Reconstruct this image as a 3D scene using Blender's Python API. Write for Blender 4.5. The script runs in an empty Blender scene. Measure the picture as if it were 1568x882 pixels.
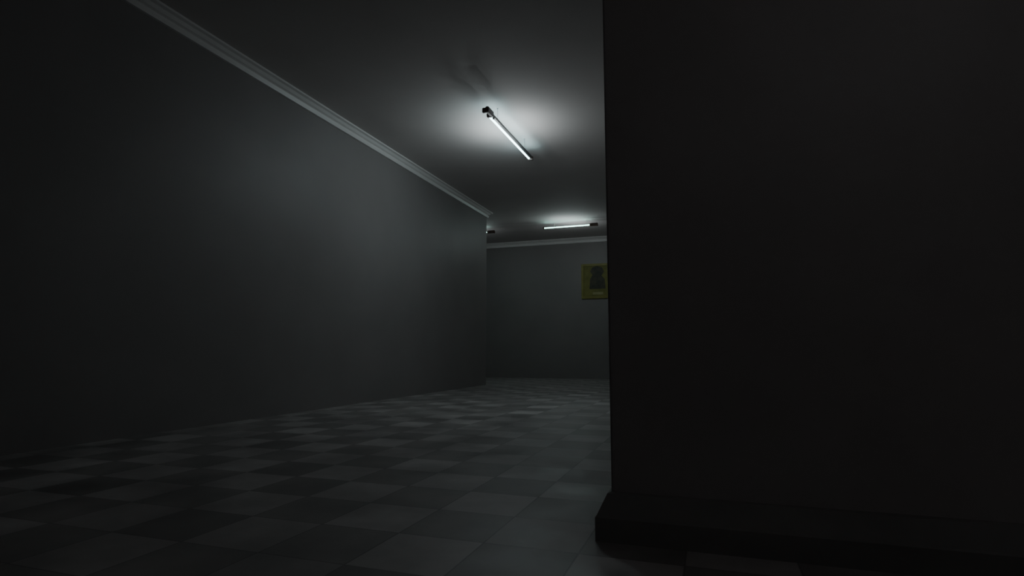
import bpy, bmesh, math
from mathutils import Vector, Matrix
H=3.5
sc=bpy.context.scene
def new_mat(name):
    m=bpy.data.materials.new(name); m.use_nodes=True
    nt=m.node_tree; b=nt.nodes['Principled BSDF']; return m,nt,b
def paint(name,c1,c2,rough,scale=1.2,bump=0.05,spec=0.5):
    m,nt,b=new_mat(name); N=nt.nodes; L=nt.links
    g=N.new('ShaderNodeNewGeometry')
    n=N.new('ShaderNodeTexNoise'); n.inputs['Scale'].default_value=scale; n.inputs['Detail'].default_value=6
    L.new(g.outputs['Position'],n.inputs['Vector'])
    r=N.new('ShaderNodeValToRGB'); r.color_ramp.elements[0].position=.35; r.color_ramp.elements[1].position=.65
    r.color_ramp.elements[0].color=(*c1,1); r.color_ramp.elements[1].color=(*c2,1)
    L.new(n.outputs['Fac'],r.inputs['Fac']); L.new(r.outputs['Color'],b.inputs['Base Color'])
    n2=N.new('ShaderNodeTexNoise'); n2.inputs['Scale'].default_value=60
    L.new(g.outputs['Position'],n2.inputs['Vector'])
    bp=N.new('ShaderNodeBump'); bp.inputs['Strength'].default_value=bump; bp.inputs['Distance'].default_value=.01
    L.new(n2.outputs['Fac'],bp.inputs['Height']); L.new(bp.outputs['Normal'],b.inputs['Normal'])
    b.inputs['Roughness'].default_value=rough; b.inputs['Specular IOR Level'].default_value=spec
    return m
M_wall=paint('wall_paint',(.315,.298,.294),(.34,.322,.318),.5,spec=.42)
M_ceil=paint('ceiling_paint',(.67,.64,.63),(.71,.68,.67),.8,spec=.3)
M_trim=paint('trim_paint',(.90,.88,.87),(.93,.91,.90),.3)
M_base=paint('skirting_tile',(.19,.185,.18),(.23,.225,.22),.6,3,spec=.3)
def plain(name,c,rough,metal=0):
    m,nt,b=new_mat(name); b.inputs['Base Color'].default_value=(*c,1); b.inputs['Roughness'].default_value=rough; b.inputs['Metallic'].default_value=metal; return m
M_house=plain('fixture_enamel',(.08,.08,.08),.5)
M_sock=plain('socket_plastic',(.07,.04,.03),.5)
M_metal=plain('bracket_metal',(.5,.5,.5),.5,.2)
def emis(name,c,s):
    m,nt,b=new_mat(name); b.inputs['Base Color'].default_value=(.8,.8,.8,1)
    b.inputs['Emission Color'].default_value=(*c,1); b.inputs['Emission Strength'].default_value=s; return m
M_t1=emis('tube_glow',(.60,.94,1.0),13)
M_t2=emis('tube_glow_far',(.46,1.0,.86),8)
M_t3=emis('tube_glow_weak',(.55,1.0,.92),7)
M_t4=emis('tube_glow_dim',(.98,.98,1.0),38)
# floor
def floor_mat():
    m,nt,b=new_mat('floor_tiles'); N=nt.nodes; L=nt.links
    g=N.new('ShaderNodeNewGeometry')
    mp=N.new('ShaderNodeMapping'); mp.inputs['Location'].default_value=(.1,.07,.01)
    L.new(g.outputs['Position'],mp.inputs['Vector'])
    ch=N.new('ShaderNodeTexChecker'); ch.inputs['Scale'].default_value=1/.33
    ch.inputs['Color1'].default_value=(.34,.325,.315,1); ch.inputs['Color2'].default_value=(.50,.48,.47,1)
    L.new(mp.outputs['Vector'],ch.inputs['Vector'])
    br=N.new('ShaderNodeTexBrick'); br.offset=0; br.inputs['Scale'].default_value=1
    br.inputs['Brick Width'].default_value=.33; br.inputs['Row Height'].default_value=.33
    br.inputs['Mortar Size'].default_value=.003; br.inputs['Mortar Smooth'].default_value=.1
    br.inputs['Color1'].default_value=(.82,.82,.82,1); br.inputs['Color2'].default_value=(1.12,1.12,1.12,1); br.inputs['Mortar'].default_value=(.65,.65,.65,1)
    L.new(mp.outputs['Vector'],br.inputs['Vector'])
    mx=N.new('ShaderNodeMix'); mx.data_type='RGBA'; mx.blend_type='MULTIPLY'; mx.inputs[0].default_value=1
    L.new(ch.outputs['Color'],mx.inputs[6]); L.new(br.outputs['Color'],mx.inputs[7])
    n=N.new('ShaderNodeTexNoise'); n.inputs['Scale'].default_value=2.6; n.inputs['Detail'].default_value=8
    L.new(g.outputs['Position'],n.inputs['Vector'])
    r=N.new('ShaderNodeMapRange'); r.inputs[1].default_value=.3; r.inputs[2].default_value=.7; r.inputs[3].default_value=.6; r.inputs[4].default_value=1.2
    L.new(n.outputs['Fac'],r.inputs[0])
    mx2=N.new('ShaderNodeMix'); mx2.data_type='RGBA'; mx2.blend_type='MULTIPLY'; mx2.inputs[0].default_value=1
    L.new(mx.outputs[2],mx2.inputs[6]); L.new(r.outputs[0],mx2.inputs[7]); L.new(mx2.outputs[2],b.inputs['Base Color'])
    r2=N.new('ShaderNodeMapRange'); r2.inputs[1].default_value=.3; r2.inputs[2].default_value=.7; r2.inputs[3].default_value=.34; r2.inputs[4].default_value=.6
    L.new(n.outputs['Fac'],r2.inputs[0]); L.new(r2.outputs[0],b.inputs['Roughness'])
    bp=N.new('ShaderNodeBump'); bp.inputs['Strength'].default_value=.4; bp.inputs['Distance'].default_value=.004; bp.invert=True
    L.new(br.outputs['Fac'],bp.inputs['Height']); L.new(bp.outputs['Normal'],b.inputs['Normal'])
    return m
M_floor=floor_mat()

def link(name,bm,mat,parent=None,smooth=False):
    me=bpy.data.meshes.new(name); bmesh.ops.recalc_face_normals(bm,faces=bm.faces); bm.to_mesh(me); bm.free()
    if smooth:
        for p in me.polygons: p.use_smooth=True
    o=bpy.data.objects.new(name,me); sc.collection.objects.link(o)
    me.materials.append(mat)
    if parent: o.parent=parent
    return o
def add_box(bm,a,b,bev=0):
    r=bmesh.ops.create_cube(bm,size=1)
    for v in r['verts']:
        v.co=Vector(((a[i]+b[i])/2+v.co[i]*(b[i]-a[i]) for i in range(3)))
    if bev:
        es=list({e for v in r['verts'] for e in v.link_edges})
        bmesh.ops.bevel(bm,geom=es,offset=bev,segments=2,affect='EDGES')
def box(name,a,b,mat,parent=None,bev=0):
    bm=bmesh.new(); add_box(bm,a,b,bev); return link(name,bm,mat,parent)
def add_cyl(bm,c,r,l,axis='X',seg=20):
    rot={'X':Matrix.Rotation(math.pi/2,4,'Y'),'Y':Matrix.Rotation(math.pi/2,4,'X'),'Z':Matrix.Identity(4)}[axis]
    bmesh.ops.create_cone(bm,cap_ends=True,segments=seg,radius1=r,radius2=r,depth=l,matrix=Matrix.Translation(c)@rot)

LX=-4.254; CY=10.75; RX=-.352; RY=2.10; FY=14.05; EX=5; BY=-5; WX=-9
box('floor',(WX-.2,BY-.2,-.2),(EX+.2,FY+.2,0),M_floor)
box('ceiling',(WX-.2,BY-.2,H),(EX+.2,FY+.2,H+.2),M_ceil)
box('wall_left',(WX,BY,0),(LX,CY,H),M_wall)
box('wall_right',(RX,RY,0),(EX,CY,H),M_wall,bev=.006)
box('wall_far',(WX,FY,0),(EX,FY+.2,H),M_wall)
box('wall_back',(WX,BY-.2,0),(EX,BY,H),M_wall)
box('wall_side_right',(EX,BY,0),(EX+.2,FY,H),M_wall)
box('wall_side_left',(WX-.2,BY,0),(WX,FY,H),M_wall)

def sweep(name,path,prof,mat,closed):
    n=len(path); P=[Vector(p) for p in path]; rings=[]
    bm=bmesh.new()
    for i in range(n):
        def nrm(a,b):
            d=(b-a).normalized(); return Vector((-d.y,d.x))
        if closed or 0<i<n-1:
            n1=nrm(P[i-1],P[i]); n2=nrm(P[i],P[(i+1)%n])
            m=(n1+n2); m=m/(m.dot(n1))
        elif i==0: m=nrm(P[0],P[1])
        else: m=nrm(P[-2],P[-1])
        rings.append([bm.verts.new((P[i].x+m.x*o,P[i].y+m.y*o,z)) for o,z in prof])
    k=len(prof)
    for i in range(n if closed else n-1):
        a=rings[i]; b=rings[(i+1)%n]
        for j in range(k):
            bm.faces.new((a[j],a[(j+1)%k],b[(j+1)%k],b[j]))
    if not closed:
        bm.faces.new(rings[0]); bm.faces.new(rings[-1])
    return link(name,bm,mat)
per=[(LX,BY),(EX,BY),(EX,RY),(RX,RY),(RX,CY),(EX,CY),(EX,FY),(WX,FY),(WX,CY),(LX,CY)]
prof=[(0,H),(0,H-.12),(.03,H-.12),(.04,H-.08),(.02,H-.072),(.02,H-.062),(.05,H-.054),(.07,H-.028),(.10,H-.02),(.10,H)]
sweep('trim_1',per,prof,M_trim,True)
bp=[(0,0),(.05,0),(.05,.08),(.045,.086),(.012,.155),(0,.16)]
sweep('baseboard_right',[(EX,RY),(RX,RY),(RX,CY),(EX,CY)],bp,M_base,False)

def fixture(length,loc,rotz,mtube,drop=.0,watts=0,below=.3):
    e=bpy.data.objects.new('fluorescent_light_fixture',None); sc.collection.objects.link(e)
    h=length/2; d=drop
    # the batten rail runs beside the tube; both hang from two thin rods
    bm=bmesh.new()
    add_box(bm,(-h,-.038,-.135-d),(h,-.012,-.105-d),.004)
    link('housing',bm,M_house,e)
    bm=bmesh.new()
    for x in (-h*.6,h*.6):
        add_cyl(bm,(x,-.025,-(.108+d)/2),.0025,.108+d,'Z',12)
        add_cyl(bm,(x,-.025,-.003),.009,.006,'Z',16)
    link('hangers',bm,M_metal,e)
    bm=bmesh.new()
    for s in (-1,1):
        add_box(bm,(s*h-.022 if s>0 else -h-.006,-.042,-.155-d),(s*h+.006 if s>0 else -h+.022,.03,-.1-d),.004)
    add_box(bm,(-h+.0,-.045,-.15-d),(-h+.17,-.005,-.085-d),.006)   # ballast box
    add_box(bm,(-h+.13,-.03,-.153-d),(-h+.17,.032,-.105-d),.006)   # lamp holder
    add_cyl(bm,(-h+.21,-.025,-.142-d),.011,.03,'Z',14)          # starter
    link('sockets',bm,M_sock,e)
    bm=bmesh.new()
    x0=-h+.16; x1=h-.02
    add_cyl(bm,((x0+x1)/2,.014,-.13-d),.012,x1-x0,'X',24)
    link('tube',bm,mtube,e,True)
    if watts:  # added bare point lights, unseen, off the tube: widen its ceiling halo
        offs=(-.21,-.12,-.05,.10,.18,.27)
        ld=bpy.data.lights.new('halo_fill','POINT'); ld.energy=watts/len(offs); ld.color=(.89,.98,1.0); ld.shadow_soft_size=0
        for i,oy in enumerate(offs):
            lo=bpy.data.objects.new('halo_fill_%d'%(i+1),ld); sc.collection.objects.link(lo); lo.parent=e
            lo.location=((i%3-1)*.2,oy,-below)
    e.location=loc; e.rotation_euler=(0,0,rotz)
    return e
fixture(1.72,(-2.30,6.60,H),math.pi/2,M_t1,.03,14,.36)
fixture(1.20,(-2.81,12.05,H),math.pi,M_t2,0,7,.28)
fixture(1.20,(-5.18,12.05,H),math.pi,M_t3,0,2.5,.28)
fixture(1.20,(1.40,-1.38,H),0,M_t4)

# framed poster on far wall
e=bpy.data.objects.new('framed_poster',None); sc.collection.objects.link(e)
M_fr=paint('poster_frame_gold',(.28,.26,.06),(.33,.31,.08),.5,6)
M_pp=paint('poster_paper',(.20,.20,.05),(.30,.29,.08),.6,5)
M_ink=paint('poster_ink',(.05,.05,.04),(.10,.095,.065),.6,9)
M_lab=paint('poster_label',(.45,.43,.2),(.5,.47,.25),.6,9)
px0,px1,pz0,pz1=-3.0,-2.22,1.96,2.83
bm=bmesh.new()
for a,b in (((px0,pz0),(px1,pz0+.06)),((px0,pz1-.06),(px1,pz1)),((px0,pz0+.06),(px0+.06,pz1-.06)),((px1-.06,pz0+.06),(px1,pz1-.06))):
    add_box(bm,(a[0],FY-.035,a[1]),(b[0],FY,b[1]),.004)
link('frame',bm,M_fr,e)
box('print',(px0+.05,FY-.015,pz0+.05),(px1-.05,FY,pz1-.05),M_pp,e)
bm=bmesh.new()
pts=[(-2.80,2.2),(-2.78,2.45),(-2.72,2.55),(-2.78,2.64),(-2.72,2.74),(-2.6,2.77),(-2.48,2.73),(-2.43,2.62),(-2.5,2.53),(-2.42,2.44),(-2.4,2.2)]
vs=[bm.verts.new((x,FY-.0155,z)) for x,z in pts]; f=bm.faces.new(vs)
r=bmesh.ops.extrude_face_region(bm,geom=[f]); 
for v in r['geom']:
    if isinstance(v,bmesh.types.BMVert): v.co.y-=.002
link('silhouette',bm,M_ink,e)
box('caption_strip',(-2.72,FY-.018,2.06),(-2.46,FY-.0145,2.12),M_lab,e)

w=bpy.data.worlds.new('World'); sc.world=w; w.use_nodes=True
w.node_tree.nodes['Background'].inputs[0].default_value=(0,0,0,1)
cd=bpy.data.cameras.new('Camera'); cam=bpy.data.objects.new('Camera',cd); sc.collection.objects.link(cam)
cd.lens=20.2; cd.sensor_width=36; cd.clip_start=.02
cam.location=(0,0,.65); cam.rotation_euler=(math.radians(96.35),0,math.radians(19.01))
sc.camera=cam
